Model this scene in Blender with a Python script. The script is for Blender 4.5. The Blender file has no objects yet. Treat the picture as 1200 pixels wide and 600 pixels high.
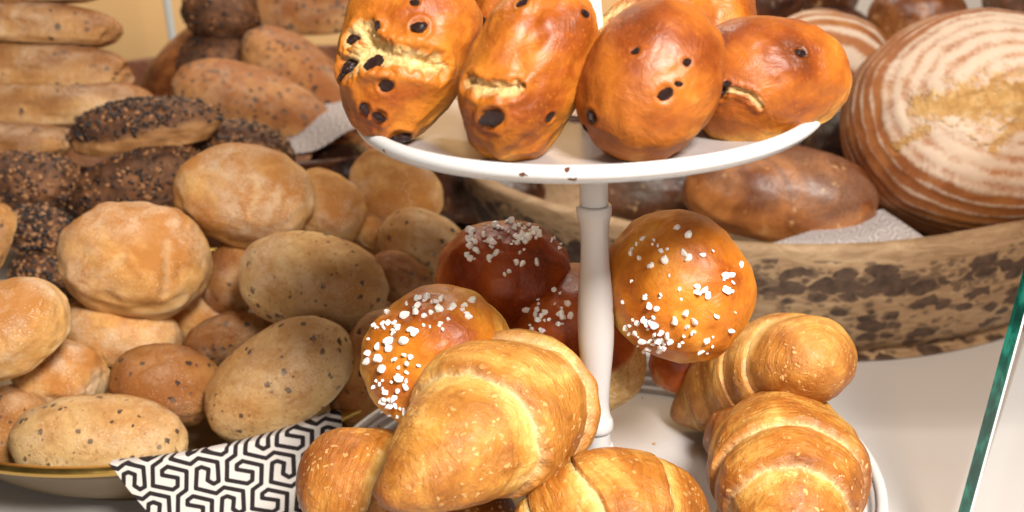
import bpy, bmesh, math, random
import numpy as np
from mathutils import Vector, Matrix
from mathutils.bvhtree import BVHTree

random.seed(7)
scene = bpy.context.scene
COL = scene.collection
R = math.radians

# ------------------------------------------------------------------ camera
F = 1265.0            # focal length in photo pixels (photo 1200 x 600)
PX, PY = 749.0, 300.0  # principal point
PITCH = R(20.6)
CAM = Vector((0.024, -0.547, 0.430))
RIGHT = Vector((1, 0, 0))
FWD = Vector((0, math.cos(PITCH), -math.sin(PITCH)))
UP = Vector((0, math.sin(PITCH), math.cos(PITCH)))
cd = bpy.data.cameras.new('camera')
cam = bpy.data.objects.new('camera', cd)
COL.objects.link(cam)
cam.matrix_world = Matrix((( 1, 0, 0, CAM.x), (0, UP.y, -FWD.y, CAM.y), (0, UP.z, -FWD.z, CAM.z), (0, 0, 0, 1)))
cd.sensor_fit = 'HORIZONTAL'; cd.sensor_width = 36.0
cd.lens = 36.0 * F / 1200.0
cd.shift_x = (600.0 - PX) / 1200.0
cd.clip_start = 0.02; cd.clip_end = 60
cd.dof.use_dof = True
cd.dof.focus_distance = 0.57
cd.dof.aperture_fstop = 8.5
scene.camera = cam

def at(px, py, y):
    """point on the sight line through a photo position, at world depth y"""
    d = FWD + RIGHT * ((px - PX) / F) + UP * ((PY - py) / F)
    t = (y - CAM.y) / d.y
    return CAM + d * t
def depth(p): return (p - CAM).dot(FWD)
def proj(co):
    v = co - np.array(CAM)
    z = v @ np.array(FWD)
    return PX + F * (v @ np.array(RIGHT)) / z, PY - F * (v @ np.array(UP)) / z
CAMB = Matrix((RIGHT, UP, -FWD)).transposed()   # columns right, up, towards viewer

# ------------------------------------------------------------------ noise
def _hash(ix, iy, iz, seed):
    n = (ix * 374761393 + iy * 668265263 + iz * 2147483647 + seed * 1274126177) & 0xffffffff
    n = ((n ^ (n >> 13)) * 1274126177) & 0xffffffff
    n = n ^ (n >> 16)
    return (n & 0xffff) / 32767.5 - 1.0
def vnoise(p, scale, seed=0):
    q = p * scale + 100.0 + seed * 3.17
    i = np.floor(q).astype(np.int64); f = q - i
    f = f * f * f * (f * (f * 6 - 15) + 10)
    r = 0
    for dx in (0, 1):
        wx = f[:, 0] if dx else 1 - f[:, 0]
        for dy in (0, 1):
            wy = f[:, 1] if dy else 1 - f[:, 1]
            for dz in (0, 1):
                wz = f[:, 2] if dz else 1 - f[:, 2]
                r = r + wx * wy * wz * _hash(i[:, 0] + dx, i[:, 1] + dy, i[:, 2] + dz, seed)
    return r
def fbm(p, scale, seed=0, octs=3, gain=.5):
    r = 0; a = 1.0
    for k in range(octs):
        r = r + a * vnoise(p, scale * 2 ** k, seed + k * 11); a *= gain
    return r
def sstep(a, b, x):
    t = np.clip((x - a) / (b - a), 0, 1)
    return t * t * (3 - 2 * t)

# ------------------------------------------------------------------ mesh helpers
def link_mesh(name, verts, faces, mat, parent=None, attrs=None, smooth=True, fmat=None):
    me = bpy.data.meshes.new(name)
    me.from_pydata([tuple(v) for v in verts], [], [tuple(f) for f in faces])
    mats = mat if isinstance(mat, (list, tuple)) else [mat]
    for m in mats: me.materials.append(m)
    if smooth: me.polygons.foreach_set('use_smooth', [True] * len(me.polygons))
    if fmat is not None: me.polygons.foreach_set('material_index', np.asarray(fmat, dtype=np.int32))
    if attrs:
        for k, v in attrs.items():
            a = me.attributes.new(k, 'FLOAT', 'POINT')
            a.data.foreach_set('value', np.asarray(v, dtype=np.float32))
    me.update()
    o = bpy.data.objects.new(name, me)
    COL.objects.link(o)
    if parent: o.parent = parent
    return o
def tag(o, label=None, cat=None, group=None, kind=None):
    if label: o['label'] = label
    if cat: o['category'] = cat
    if group: o['group'] = group
    if kind: o['kind'] = kind
    return o
def empty(name, loc):
    o = bpy.data.objects.new(name, None); COL.objects.link(o); o.location = loc
    o.empty_display_size = .02
    return o

_ico = {}
def ico(n):
    if n not in _ico:
        bm = bmesh.new(); bmesh.ops.create_icosphere(bm, subdivisions=n, radius=1.0)
        v = np.array([x.co[:] for x in bm.verts]); f = [[q.index for q in g.verts] for g in bm.faces]
        bm.free(); _ico[n] = (v / np.linalg.norm(v, axis=1)[:, None], f)
    v, f = _ico[n]
    return v.copy(), f

def lathe(profile, n=160, wob=0.0, seed=0, sx=1.0, sy=1.0):
    """revolve (r, z) pairs round z"""
    vs = []; fs = []; m = len(profile)
    for i in range(n):
        a = 2 * math.pi * i / n
        for (r, z) in profile:
            vs.append((r * math.cos(a) * sx, r * math.sin(a) * sy, z))
    for i in range(n):
        j = (i + 1) % n
        for k in range(m - 1):
            if profile[k][0] < 1e-9:
                fs.append((i * m + k, i * m + k + 1, j * m + k + 1))
            elif profile[k + 1][0] < 1e-9:
                fs.append((i * m + k, i * m + k + 1, j * m + k))
            else:
                fs.append((i * m + k, i * m + k + 1, j * m + k + 1, j * m + k))
    return np.array(vs), fs
def smooth_profile(pts, sub=6):
    out = []
    n = len(pts)
    for i in range(n - 1):
        p0 = pts[max(i - 1, 0)]; p1 = pts[i]; p2 = pts[i + 1]; p3 = pts[min(i + 2, n - 1)]
        for k in range(sub):
            t = k / sub
            out.append(tuple(0.5 * (2 * b + (c - a) * t + (2 * a - 5 * b + 4 * c - d) * t * t + (-a + 3 * b - 3 * c + d) * t ** 3)
                             for a, b, c, d in zip(p0, p1, p2, p3)))
    out.append(pts[-1])
    return out

# ------------------------------------------------------------------ materials
class NT:
    def __init__(s, name):
        s.m = bpy.data.materials.new(name); s.m.use_nodes = True
        s.t = s.m.node_tree; s.n = s.t.nodes; s.l = s.t.links
        s.b = s.n['Principled BSDF']; s.out = s.n['Material Output']
        s.tc = s.n.new('ShaderNodeTexCoord').outputs['Object']
    def link(s, a, b): s.l.new(a, b)
    def val(s, sock, v):
        if hasattr(v, 'is_linked') or isinstance(v, bpy.types.NodeSocket): s.l.new(v, sock)
        else: sock.default_value = v
    def noise(s, scale, detail=4, rough=.55, dist=0.0, vec=None, off=None):
        n = s.n.new('ShaderNodeTexNoise'); n.inputs['Scale'].default_value = scale
        n.inputs['Detail'].default_value = detail; n.inputs['Roughness'].default_value = rough
        n.inputs['Distortion'].default_value = dist
        s.l.new(vec if vec is not None else s.tc, n.inputs['Vector'])
        return n.outputs['Fac']
    def ncol(s, scale):
        n = s.n.new('ShaderNodeTexNoise'); n.inputs['Scale'].default_value = scale
        s.l.new(s.tc, n.inputs['Vector']); return n.outputs['Color']
    def voro(s, scale, feature='F1', out='Distance', vec=None, rnd=1.0):
        n = s.n.new('ShaderNodeTexVoronoi'); n.feature = feature
        n.inputs['Scale'].default_value = scale; n.inputs['Randomness'].default_value = rnd
        s.l.new(vec if vec is not None else s.tc, n.inputs['Vector'])
        return n.outputs[out]
    def math(s, op, a, b=0.5, c=None):
        n = s.n.new('ShaderNodeMath'); n.operation = op
        s.val(n.inputs[0], a); s.val(n.inputs[1], b)
        if c is not None: s.val(n.inputs[2], c)
        return n.outputs[0]
    def ramp(s, fac, stops, interp='LINEAR'):
        n = s.n.new('ShaderNodeValToRGB'); n.color_ramp.interpolation = interp
        e = n.color_ramp.elements
        while len(e) < len(stops): e.new(0.5)
        for x, (p, c) in zip(e, stops):
            x.position = p; x.color = (*c, 1) if len(c) == 3 else c
        s.val(n.inputs[0], fac); return n.outputs[0]
    def mapr(s, v, a, b, c=0.0, d=1.0):
        n = s.n.new('ShaderNodeMapRange'); n.interpolation_type = 'SMOOTHSTEP'
        s.val(n.inputs[0], v)
        for k, x in zip((1, 2, 3, 4), (a, b, c, d)): n.inputs[k].default_value = x
        return n.outputs[0]
    def mix(s, fac, a, b):
        n = s.n.new('ShaderNodeMix'); n.data_type = 'RGBA'
        s.val(n.inputs[0], fac)
        for k, v in ((6, a), (7, b)):
            if isinstance(v, tuple): n.inputs[k].default_value = (*v[:3], 1)
            else: s.l.new(v, n.inputs[k])
        return n.outputs[2]
    def attr(s, name):
        n = s.n.new('ShaderNodeAttribute'); n.attribute_name = name; return n.outputs['Fac']
    def sep(s, v):
        n = s.n.new('ShaderNodeSeparateXYZ'); s.l.new(v, n.inputs[0]); return n.outputs
    def rnd(s):
        return s.n.new('ShaderNodeObjectInfo').outputs['Random']
    def scaled(s, v, sc):
        n = s.n.new('ShaderNodeMapping'); s.l.new(v, n.inputs[0]); n.inputs['Scale'].default_value = sc; return n.outputs[0]
    def warped(s, scale, amt):
        c = s.n.new('ShaderNodeTexNoise'); c.inputs['Scale'].default_value = scale; s.l.new(s.tc, c.inputs['Vector'])
        a = s.n.new('ShaderNodeVectorMath'); a.operation = 'MULTIPLY_ADD'
        s.l.new(c.outputs['Color'], a.inputs[0]); a.inputs[1].default_value = (amt, amt, amt); s.l.new(s.tc, a.inputs[2])
        return a.outputs[0]
    def bump(s, h, strength, dist, prev=None):
        n = s.n.new('ShaderNodeBump'); n.inputs['Strength'].default_value = strength
        n.inputs['Distance'].default_value = dist; s.l.new(h, n.inputs['Height'])
        if prev is not None: s.l.new(prev, n.inputs['Normal'])
        return n.outputs[0]
    def fin(s, col, rough=.5, normal=None, spec=.5, coat=0.0, coat_r=.3, sss=0.0):
        s.val(s.b.inputs['Base Color'], col if not isinstance(col, tuple) else (*col, 1))
        s.val(s.b.inputs['Roughness'], rough)
        s.b.inputs['Specular IOR Level'].default_value = spec
        s.b.inputs['Coat Weight'].default_value = coat
        s.b.inputs['Coat Roughness'].default_value = coat_r
        if sss > 0:
            s.b.inputs['Subsurface Weight'].default_value = sss
            s.b.inputs['Subsurface Radius'].default_value = (1.0, .45, .2)
            s.b.inputs['Subsurface Scale'].default_value = .004
        if normal is not None: s.l.new(normal, s.b.inputs['Normal'])
        return s.m

def mat_brioche(name, deep, mid, pale, toast=0.0):
    t = NT(name)
    big = t.noise(17, 4, .55, .5); fine = t.noise(230, 4, .6)
    ta = t.attr('toast')
    f = t.math('ADD', t.math('SUBTRACT', t.math('MULTIPLY', big, 1.25), .06), t.math('MULTIPLY', fine, .22))
    f = t.math('ADD', f, t.math('MULTIPLY', t.math('SUBTRACT', ta, .70 - toast), 1.5))
    c = t.ramp(f, [(0.22, pale), (0.48, mid), (0.78, deep), (1.0, tuple(x * .45 for x in deep))])
    # blistered freckles of the egg wash
    v = t.voro(330, vec=t.warped(90, .01))
    c = t.mix(t.math('MULTIPLY', t.mapr(v, .30, .05), .30), c, tuple(min(1, x * 1.25) for x in mid))
    cr = t.attr('crumb')
    cf = t.noise(260, 6, .7)
    crumb = t.ramp(cf, [(.3, (.50, .27, .07)), (.5, (.74, .50, .20)), (.7, (.86, .68, .38))])
    c = t.mix(cr, c, crumb)
    n = t.bump(t.noise(75, 5, .62, .8), .5, .0028)
    n = t.bump(t.noise(420, 5, .65), .30, .0006, n)
    n = t.bump(t.math('MULTIPLY', t.noise(330, 6, .75), cr), .9, .003, n)
    rg = t.math('ADD', t.math('MULTIPLY', t.noise(60, 3), .24), t.math('MULTIPLY', cr, .4))
    rg = t.math('ADD', rg, .30)
    n = t.bump(t.noise(900, 3, .6), .25, .0003, n)
    return t.fin(c, rg, n, .30, .04, .2, .03)

def mat_roll(name, dark, mid, pale, flour=.5, flecks=0.0, fsize=.33):
    t = NT(name)
    big = t.noise(20, 5, .6, .8); ta = t.attr('toast')
    f = t.math('ADD', t.math('SUBTRACT', t.math('MULTIPLY', big, .95), .0), t.math('MULTIPLY', t.noise(190, 6, .7), .42))
    f = t.math('ADD', f, t.math('MULTIPLY', t.math('SUBTRACT', ta, .665), 1.25))
    c = t.ramp(f, [(0.2, pale), (0.5, mid), (0.85, dark)])
    if flecks > 0:
        w = t.warped(260, .004)
        col = t.n.new('ShaderNodeTexVoronoi'); col.inputs['Scale'].default_value = 150
        t.l.new(w, col.inputs['Vector'])
        rndc = t.sep(col.outputs['Color'])
        size = t.math('MULTIPLY', t.math('ADD', rndc[0], .15), fsize * .55)
        m = t.math('LESS_THAN', col.outputs['Distance'], size)
        keep = t.math('LESS_THAN', rndc[1], t.math('MULTIPLY', t.mapr(t.noise(30, 2), .35, .6, .25, 1.0), flecks))
        fm = t.math('MULTIPLY', m, keep)
        fc = t.mix(rndc[2], (.020, .010, .010), (.13, .06, .035))
        c = t.mix(t.math('MULTIPLY', fm, .94), c, fc)
        # small rusty bran specks
        v2 = t.n.new('ShaderNodeTexVoronoi'); v2.inputs['Scale'].default_value = 260
        t.l.new(w, v2.inputs['Vector']); r2 = t.sep(v2.outputs['Color'])
        m2 = t.math('MULTIPLY', t.math('LESS_THAN', v2.outputs['Distance'], .28), t.math('LESS_THAN', r2[0], .60))
        c = t.mix(t.math('MULTIPLY', m2, .55), c, (.36, .13, .03))
    fl = t.attr('flour')
    g = t.noise(700, 4, .8); g2 = t.noise(55, 5, .7, .5)
    fm = t.math('MULTIPLY', t.mapr(t.math('ADD', g, t.math('MULTIPLY', g2, 1.5)), 1.0, 1.55), fl)
    c = t.mix(t.math('MULTIPLY', fm, t.math('MULTIPLY', flour, .8)) if False else t.math('MULTIPLY', fm, flour * .72), c, (.74, .58, .41))
    sp = t.math('MULTIPLY', t.mapr(t.voro(620), .30, .08), t.mapr(t.noise(40, 3), .42, .62))
    c = t.mix(t.math('MULTIPLY', sp, flour), c, (.9, .8, .66))
    cr = t.attr('crumb')
    c = t.mix(t.math('MULTIPLY', cr, .8), c, (.80, .60, .34))
    n = t.bump(t.noise(60, 6, .66, .5), .5, .003)
    n = t.bump(t.noise(170, 5, .7), .5, .0014, n)
    n = t.bump(t.noise(480, 6, .8), .9, .0011, n)
    return t.fin(c, .62, n, .2, 0, .3, .06)

def mat_croissant(name, dark, mid, pale):
    t = NT(name)
    cx = t.n.new('ShaderNodeCombineXYZ'); t.l.new(t.attr('cu'), cx.inputs[0]); t.l.new(t.attr('cv'), cx.inputs[1]); t.l.new(t.attr('cw'), cx.inputs[2])
    flake = t.noise(1, 5, .65, .3, vec=t.scaled(cx.outputs[0], (420, 34, 34)))
    lay = t.attr('layer')      # 0 at the pale crease, 1 at the browned lip
    tip = t.attr('toast')
    big = t.noise(30, 4, .6, .5); fine = t.noise(240, 5, .65)
    f = t.math('ADD', t.math('SUBTRACT', t.math('MULTIPLY', big, 1.35), .30), t.math('MULTIPLY', fine, .20))
    f = t.math('ADD', f, t.math('MULTIPLY', t.math('SUBTRACT', flake, .25), .42))
    f = t.math('ADD', f, t.math('MULTIPLY', lay, .42))
    f = t.math('ADD', f, t.math('SUBTRACT', tip, .40))
    c = t.ramp(f, [(0.12, (.80, .58, .26)), (0.36, pale), (0.62, mid), (0.98, dark)])
    w = t.warped(120, .010)
    vn = t.n.new('ShaderNodeTexVoronoi'); vn.inputs['Scale'].default_value = 330; t.l.new(w, vn.inputs['Vector'])
    rc = t.sep(vn.outputs['Color'])
    bl = t.math('MULTIPLY', t.mapr(t.math('SUBTRACT', t.math('MULTIPLY', rc[0], .52), vn.outputs['Distance']), .0, .10),
                t.math('MULTIPLY', t.mapr(rc[1], .30, .42), t.mapr(t.noise(45, 4), .32, .52)))
    c = t.mix(t.math('MULTIPLY', bl, t.mapr(t.noise(25, 3), .3, .7, .25, .65)), c, (.80, .50, .20))
    cr = t.attr('crumb')
    c = t.mix(t.math('MULTIPLY', cr, t.mapr(t.noise(320, 5, .7), .35, .6, .35, 1.0)), c, (.84, .62, .33))
    n = t.bump(t.noise(70, 6, .68, 1.2), .6, .0032)
    n = t.bump(bl, .55, .0007, n)
    n = t.bump(flake, .9, .0016, n)
    n = t.bump(t.noise(480, 5, .7), .35, .0006, n)
    n = t.bump(t.math('MULTIPLY', t.noise(380, 6, .75), cr), .8, .0016, n)
    rg = t.math('ADD', t.math('MULTIPLY', t.noise(70, 3), .2), .26)
    return t.fin(c, rg, n, .36, .05, .25, .07)

def mat_seeded(name):
    t = NT(name)
    c = t.ramp(t.noise(45, 5, .65), [(.3, (.035, .014, .007)), (.55, (.13, .05, .018)), (.75, (.30, .13, .045))])
    c = t.mix(t.attr('crumb'), c, t.ramp(t.noise(50, 4), [(.3, (.30, .13, .04)), (.7, (.50, .26, .10))]))
    n = t.bump(t.noise(160, 5, .7), .7, .003)
    return t.fin(c, .6, n, .4)

def mat_striped(name):
    t = NT(name)
    st = t.attr('stripe'); cr = t.attr('crumb')
    big = t.noise(16, 5, .6, .6)
    c = t.ramp(big, [(.3, (.38, .155, .045)), (.52, (.27, .090, .024)), (.75, (.16, .045, .012))])
    g = t.noise(260, 5, .75); g2 = t.noise(28, 5, .65, .5)
    s = t.math('ADD', st, t.math('MULTIPLY', t.math('SUBTRACT', g, .5), .9))
    s = t.math('ADD', s, t.math('MULTIPLY', t.math('SUBTRACT', g2, .5), 1.3))
    c = t.mix(t.mapr(s, .30, .95, 0, .86), c, (.56, .44, .335))
    cc = t.ramp(t.noise(60, 6, .7, .5), [(.3, (.40, .19, .055)), (.5, (.60, .34, .12)), (.7, (.74, .51, .25))])
    c = t.mix(cr, c, cc)
    n = t.bump(t.noise(50, 5, .65), .4, .003)
    n = t.bump(t.math('MULTIPLY', t.noise(110, 6, .75), cr), .9, .008, n)
    return t.fin(c, .68, n, .3)

def mat_rustic(name, a, b, c_):
    t = NT(name)
    f = t.math('ADD', t.noise(14, 6, .65, .8), t.math('SUBTRACT', t.attr('toast'), .5))
    c = t.ramp(f, [(.3, c_), (.52, b), (.75, a)])
    v = t.mapr(t.noise(75, 4, .7), .60, .70)
    c = t.mix(t.math('MULTIPLY', v, .55), c, (.60, .38, .18))
    fl = t.mapr(t.math('MULTIPLY', t.noise(500, 4, .8), t.attr('flour')), .35, .6)
    c = t.mix(t.math('MULTIPLY', fl, .12), c, (.65, .50, .36))
    n = t.bump(t.noise(40, 6, .65), .5, .004)
    return t.fin(c, .42, n, .45)

def mat_plain(name, col, rough=.4, metal=0, nscale=0, namt=.1, spec=.5, coat=0):
    t = NT(name)
    if nscale:
        c = t.mix(t.noise(nscale, 5, .6), tuple(x * (1 - namt) for x in col), tuple(min(1, x * (1 + namt)) for x in col))
    else: c = col
    m = t.fin(c, rough, None, spec, coat, .15)
    t.b.inputs['Metallic'].default_value = metal
    return m

M = {}
M['raisin_bun'] = mat_brioche('glazed_raisin_bun', (.25, .055, .006), (.50, .170, .018), (.76, .44, .10), -.04)
M['raisin_bun_deep'] = mat_brioche('deep_glazed_raisin_bun', (.20, .042, .006), (.42, .125, .014), (.72, .38, .08), -.02)
M['sugar_bun'] = mat_brioche('sugar_bun', (.28, .058, .005), (.56, .190, .016), (.84, .52, .11), -.09)
M['sugar_bun_dark'] = mat_brioche('dark_sugar_bun', (.22, .033, .004), (.46, .100, .008), (.84, .54, .22), .0)
M['croissant'] = mat_croissant('croissant_crust', (.27, .080, .010), (.50, .215, .038), (.72, .43, .12))
M['croissant_brown'] = mat_croissant('brown_croissant_crust', (.22, .058, .008), (.44, .16, .023), (.68, .38, .09))
M['plain_roll'] = mat_roll('floured_roll', (.44, .180, .042), (.72, .41, .14), (.84, .62, .32), .80)
M['flax_roll'] = mat_roll('flax_roll', (.44, .215, .068), (.70, .46, .20), (.82, .64, .38), .60, .75, .66)
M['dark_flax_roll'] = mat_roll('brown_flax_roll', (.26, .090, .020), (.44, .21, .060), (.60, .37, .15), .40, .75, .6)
M['long_roll'] = mat_roll('seeded_long_roll', (.28, .095, .025), (.50, .24, .080), (.68, .43, .18), .3, .8, .9)
M['ciabatta'] = mat_roll('floured_flat_bread', (.27, .105, .030), (.50, .255, .090), (.68, .46, .24), .6, .25, .8)
M['seeded'] = mat_seeded('dark_seeded_roll')
M['striped'] = mat_striped('floured_ring_loaf')
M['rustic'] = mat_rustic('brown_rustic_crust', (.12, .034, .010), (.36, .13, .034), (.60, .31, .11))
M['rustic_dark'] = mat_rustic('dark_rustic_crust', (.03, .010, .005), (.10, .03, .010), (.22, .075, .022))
M['crumb'] = mat_plain('pastry_crumb', (.48, .22, .06), .7)
M['sugar'] = mat_plain('pearl_sugar', (.90, .87, .84), .35, 0, 0, 0, .5)
M['sugar'].node_tree.nodes['Principled BSDF'].inputs['Subsurface Weight'].default_value = .3
M['sugar'].node_tree.nodes['Principled BSDF'].inputs['Subsurface Scale'].default_value = .002
M['seed_dark'] = mat_plain('dark_seed', (.018, .010, .008), .4)
M['seed_pale'] = mat_plain('sesame_seed', (.34, .16, .065), .45)

def mat_raisin():
    t = NT('raisin_skin')
    c = t.ramp(t.noise(300, 4, .6), [(.35, (.016, .007, .006)), (.6, (.06, .022, .018)), (.8, (.20, .085, .055))])
    n = t.bump(t.noise(260, 4, .65, 1.6), .9, .0022)
    return t.fin(c, .26, n, .6, .08, .15)
M['raisin'] = mat_raisin()

def mat_enamel():
    t = NT('chipped_white_enamel')
    c = t.mix(t.noise(9, 4, .6), (.55, .54, .54), (.62, .61, .605))
    w = t.warped(200, .006)
    v = t.n.new('ShaderNodeTexVoronoi'); v.inputs['Scale'].default_value = 95; t.l.new(w, v.inputs['Vector'])
    rc = t.sep(v.outputs['Color'])
    ch = t.math('MULTIPLY', t.math('LESS_THAN', v.outputs['Distance'], t.math('MULTIPLY', rc[0], .19)), t.math('LESS_THAN', rc[1], .30))
    ch = t.math('MULTIPLY', ch, t.attr('chips'))
    c = t.mix(ch, c, (.10, .035, .018))
    c = t.mix(t.attr('floor_shade'), c, t.mix(t.noise(30, 5, .6), (.27, .24, .235), (.35, .315, .30)))  # greyer plate floor colour stands in for the shade among the buns
    n = t.bump(t.noise(30, 3, .5), .10, .002)
    return t.fin(c, .30, n, .5, .15, .15)
M['enamel'] = mat_enamel()
M['enamel_floor'] = mat_plain('white_enamel_plate', (.72, .70, .69), .38, 0, 18, .03)

def mat_wood_bowl():
    t = NT('spotted_bark_wood')
    s = t.scaled(t.warped(14, .05), (1, 1, 2.3))
    a = t.attr('bark')   # 1 on the outer wall, 0 on the rim
    s = t.scaled(t.warped(70, .012), (1, 1, 1.9))
    a = t.attr('bark')
    def blobs(scale, rad, soft):
        vn = t.n.new('ShaderNodeTexVoronoi'); vn.inputs['Scale'].default_value = scale; t.l.new(s, vn.inputs['Vector'])
        rc = t.sep(vn.outputs['Color'])
        lim = t.math('ADD', t.math('MULTIPLY', rc[0], rad), t.math('MULTIPLY', t.attr('band'), .38))
        return t.mapr(t.math('SUBTRACT', lim, vn.outputs['Distance']), -soft, soft)
    spots = t.math('MAXIMUM', blobs(44, .74, .10), t.math('MULTIPLY', blobs(85, .55, .12), .7))
    base = t.ramp(t.noise(30, 6, .65, 1.2, vec=t.scaled(t.tc, (1, 1, 5))), [(.3, (.19, .11, .055)), (.5, (.29, .185, .10)), (.72, (.40, .28, .165))])
    bark = t.ramp(t.noise(110, 4, .6), [(.3, (.035, .020, .014)), (.7, (.10, .060, .038))])
    c = t.mix(t.math('MULTIPLY', spots, a), base, bark)
    n = t.bump(t.noise(60, 6, .7, 1.0, vec=t.scaled(t.tc, (1, 1, 4))), .4, .003)
    return t.fin(c, .62, n, .3)
M['wood'] = mat_wood_bowl()
def mat_brass():
    t = NT('brushed_brass')
    c = t.mix(t.noise(30, 5, .6), (.60, .36, .08), (.78, .52, .16))
    m = t.fin(c, t.math('ADD', t.math('MULTIPLY', t.noise(120, 4), .2), .22), None)
    t.b.inputs['Metallic'].default_value = 1.0; return m
M['brass'] = mat_brass()
def mat_trayside():
    t = NT('aged_tray_metal')
    c = t.mix(t.noise(40, 6, .7, vec=t.scaled(t.tc, (1, 1, 6))), (.13, .085, .035), (.22, .15, .07))
    m = t.fin(c, .42, t.bump(t.noise(200, 4), .15, .001))
    t.b.inputs['Metallic'].default_value = .5; return m
M['tray'] = mat_trayside()
def mat_counter():
    t = NT('pale_counter_top')
    c = t.mix(t.noise(3.5, 5, .6, .6), (.49, .465, .45), (.55, .525, .51))
    c = t.mix(t.math('MULTIPLY', t.mapr(t.noise(5, 6, .7, 1.5), .52, .62), .22), c, (.50, .43, .38))
    return t.fin(c, .42, t.bump(t.noise(500, 3), .05, .0005), .4)
M['counter'] = mat_counter()
def mat_wall(name, a, b):
    t = NT(name); return t.fin(t.mix(t.noise(6, 4), a, b), .85, t.bump(t.noise(140, 3), .1, .002), .2)
M['wall'] = mat_wall('peach_plaster', (.80, .50, .22), (.84, .54, .25))
M['wall_white'] = mat_wall('white_cabinet', (.62, .55, .48), (.70, .62, .55))
def mat_napkin(name, paper, ink, k=1.0):
    t = NT(name)
    m = t.math('MULTIPLY', t.mapr(t.attr('ink'), .3, .7), k)
    c = t.mix(m, t.mix(t.noise(40, 4), paper, tuple(x * .95 for x in paper)), ink)
    return t.fin(c, .8, t.bump(t.noise(900, 3), .15, .0004), .2)
M['napkin'] = mat_napkin('printed_napkin', (.56, .52, .49), (.018, .013, .015))
M['liner'] = mat_napkin('faintly_printed_liner', (.44, .39, .37), (.22, .19, .19), .75)
def mat_glass():
    """thin clear pane: see-through with a faint mirror reflection"""
    t = NT('clear_glass')
    tr = t.n.new('ShaderNodeBsdfTransparent'); tr.inputs[0].default_value = (.84, .79, .75, 1)
    gl = t.n.new('ShaderNodeBsdfGlossy'); gl.inputs['Roughness'].default_value = .03
    mx = t.n.new('ShaderNodeMixShader'); mx.inputs[0].default_value = .05; t.l.new(tr.outputs[0], mx.inputs[1]); t.l.new(gl.outputs[0], mx.inputs[2])
    t.l.new(mx.outputs[0], t.out.inputs['Surface'])
    return t.m
M['glass'] = mat_glass()
def mat_glass_edge():
    t = NT('green_glass_edge')
    f = t.noise(60, 4, .5, .2, vec=t.scaled(t.tc, (3, 3, 1.0)))
    c = t.ramp(f, [(.35, (.001, .024, .017)), (.52, (.002, .050, .035)), (.66, (.010, .13, .092))])
    return t.fin(c, .18, None, .6, .4, .1)
M['glass_edge'] = mat_glass_edge()
M['glass_light'] = mat_plain('glass_bevel_highlight', (.80, .90, .90), .15)  # near-white colour paints the highlight along the glass bevel
M['post'] = mat_plain('grey_glass_post', (.55, .60, .60), .3)

# ------------------------------------------------------------------ buns
def rotmat(theta, tilt, roll):
    """long axis at angle theta in the picture plane (CCW), its far end tilted `tilt` away from the viewer;
    roll 0: flat base away from the viewer, roll 90: base downwards in the picture"""
    th, ti, ro = R(theta), R(tilt), R(roll)
    x = Vector((math.cos(th) * math.cos(ti), math.sin(th) * math.cos(ti), -math.sin(ti)))
    tow = Vector((0, 0, 1)); tow = (tow - x * tow.dot(x)).normalized()
    side = tow.cross(x).normalized()
    z = (tow * math.cos(ro) + side * math.sin(ro)).normalized()
    y = z.cross(x).normalized()
    return CAMB @ Matrix((x, y, z)).transposed()

def bun_shape(L, W, H, seed, n=6, sq=2.2, flat=.55, taper=0.0, lump=.05, bend=0.0, pinch=0.0):
    v, f = ico(n)
    p = v.copy()
    # superellipsoid-ish
    e = sq
    nrm = (np.abs(p) ** e).sum(1) ** (1 / e)
    p = p / nrm[:, None]
    # flat base
    zb = -flat
    p[:, 2] = np.where(p[:, 2] < zb, zb + (p[:, 2] - zb) * .12, p[:, 2])
    base = sstep(zb + .12, zb - .02, p[:, 2])
    x = p[:, 0].copy()
    s = 1 + taper * x
    p[:, 1] *= s; p[:, 2] *= (1 + taper * .5 * x)
    if pinch: 
        q = 1 - pinch * np.exp(-(x / .35) ** 2)
        p[:, 1] *= q; p[:, 2] *= q
    if bend: p[:, 1] += bend * (x * x - .33)
    nn = v * (1 + 0)
    d = lump * fbm(v, 1.3, seed, 3, .55) + lump * .30 * vnoise(v, 5.0, seed + 5) - lump * .35 * np.abs(vnoise(v, 3.2, seed + 6))
    p = p + nn * d[:, None]
    p = p * np.array([L / 2, W / 2, H / (1 + flat) ])
    toast = .5 + .28 * sstep(-.5, .8, v[:, 2]) - .30 * base + .12 * vnoise(v, 1.6, seed + 9)
    flour = sstep(-.3, .9, vnoise(v, 1.1, seed + 20) + .6 * vnoise(v, 2.6, seed + 21) + .25)
    return p, f, v, dict(toast=toast, flour=flour, crumb=np.zeros(len(p)))

OBJ = {}
def fit(p, Rm, box, y, theta):
    """size and place the shape so that it fills its place in the picture at depth y"""
    x0, y0, x1, y1 = box
    Rn = np.array(Rm)
    loc = np.array(at((x0 + x1) / 2, (y0 + y1) / 2, y))
    for _ in range(6):
        co = p @ Rn.T + loc
        u, w = proj(co)
        a0, a1, b0, b1 = u.min(), u.max(), w.min(), w.max()
        rw = (x1 - x0) / (a1 - a0); rh = (y1 - y0) / (b1 - b0)
        c2 = math.cos(R(theta)) ** 2
        sL = rw * c2 + rh * (1 - c2); sW = rh * c2 + rw * (1 - c2)
        if abs(abs(theta) - 45) < 18:
            sL = sW = math.sqrt(rw * rh)
        p = p * np.array([sL, sW, sW])
        dp = depth(Vector(loc))
        loc = loc + np.array(RIGHT) * (((x0 + x1) - (a0 + a1)) / 2 * dp / F) - np.array(UP) * (((y0 + y1) - (b0 + b1)) / 2 * dp / F)
    return p, Vector(loc)

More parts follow.
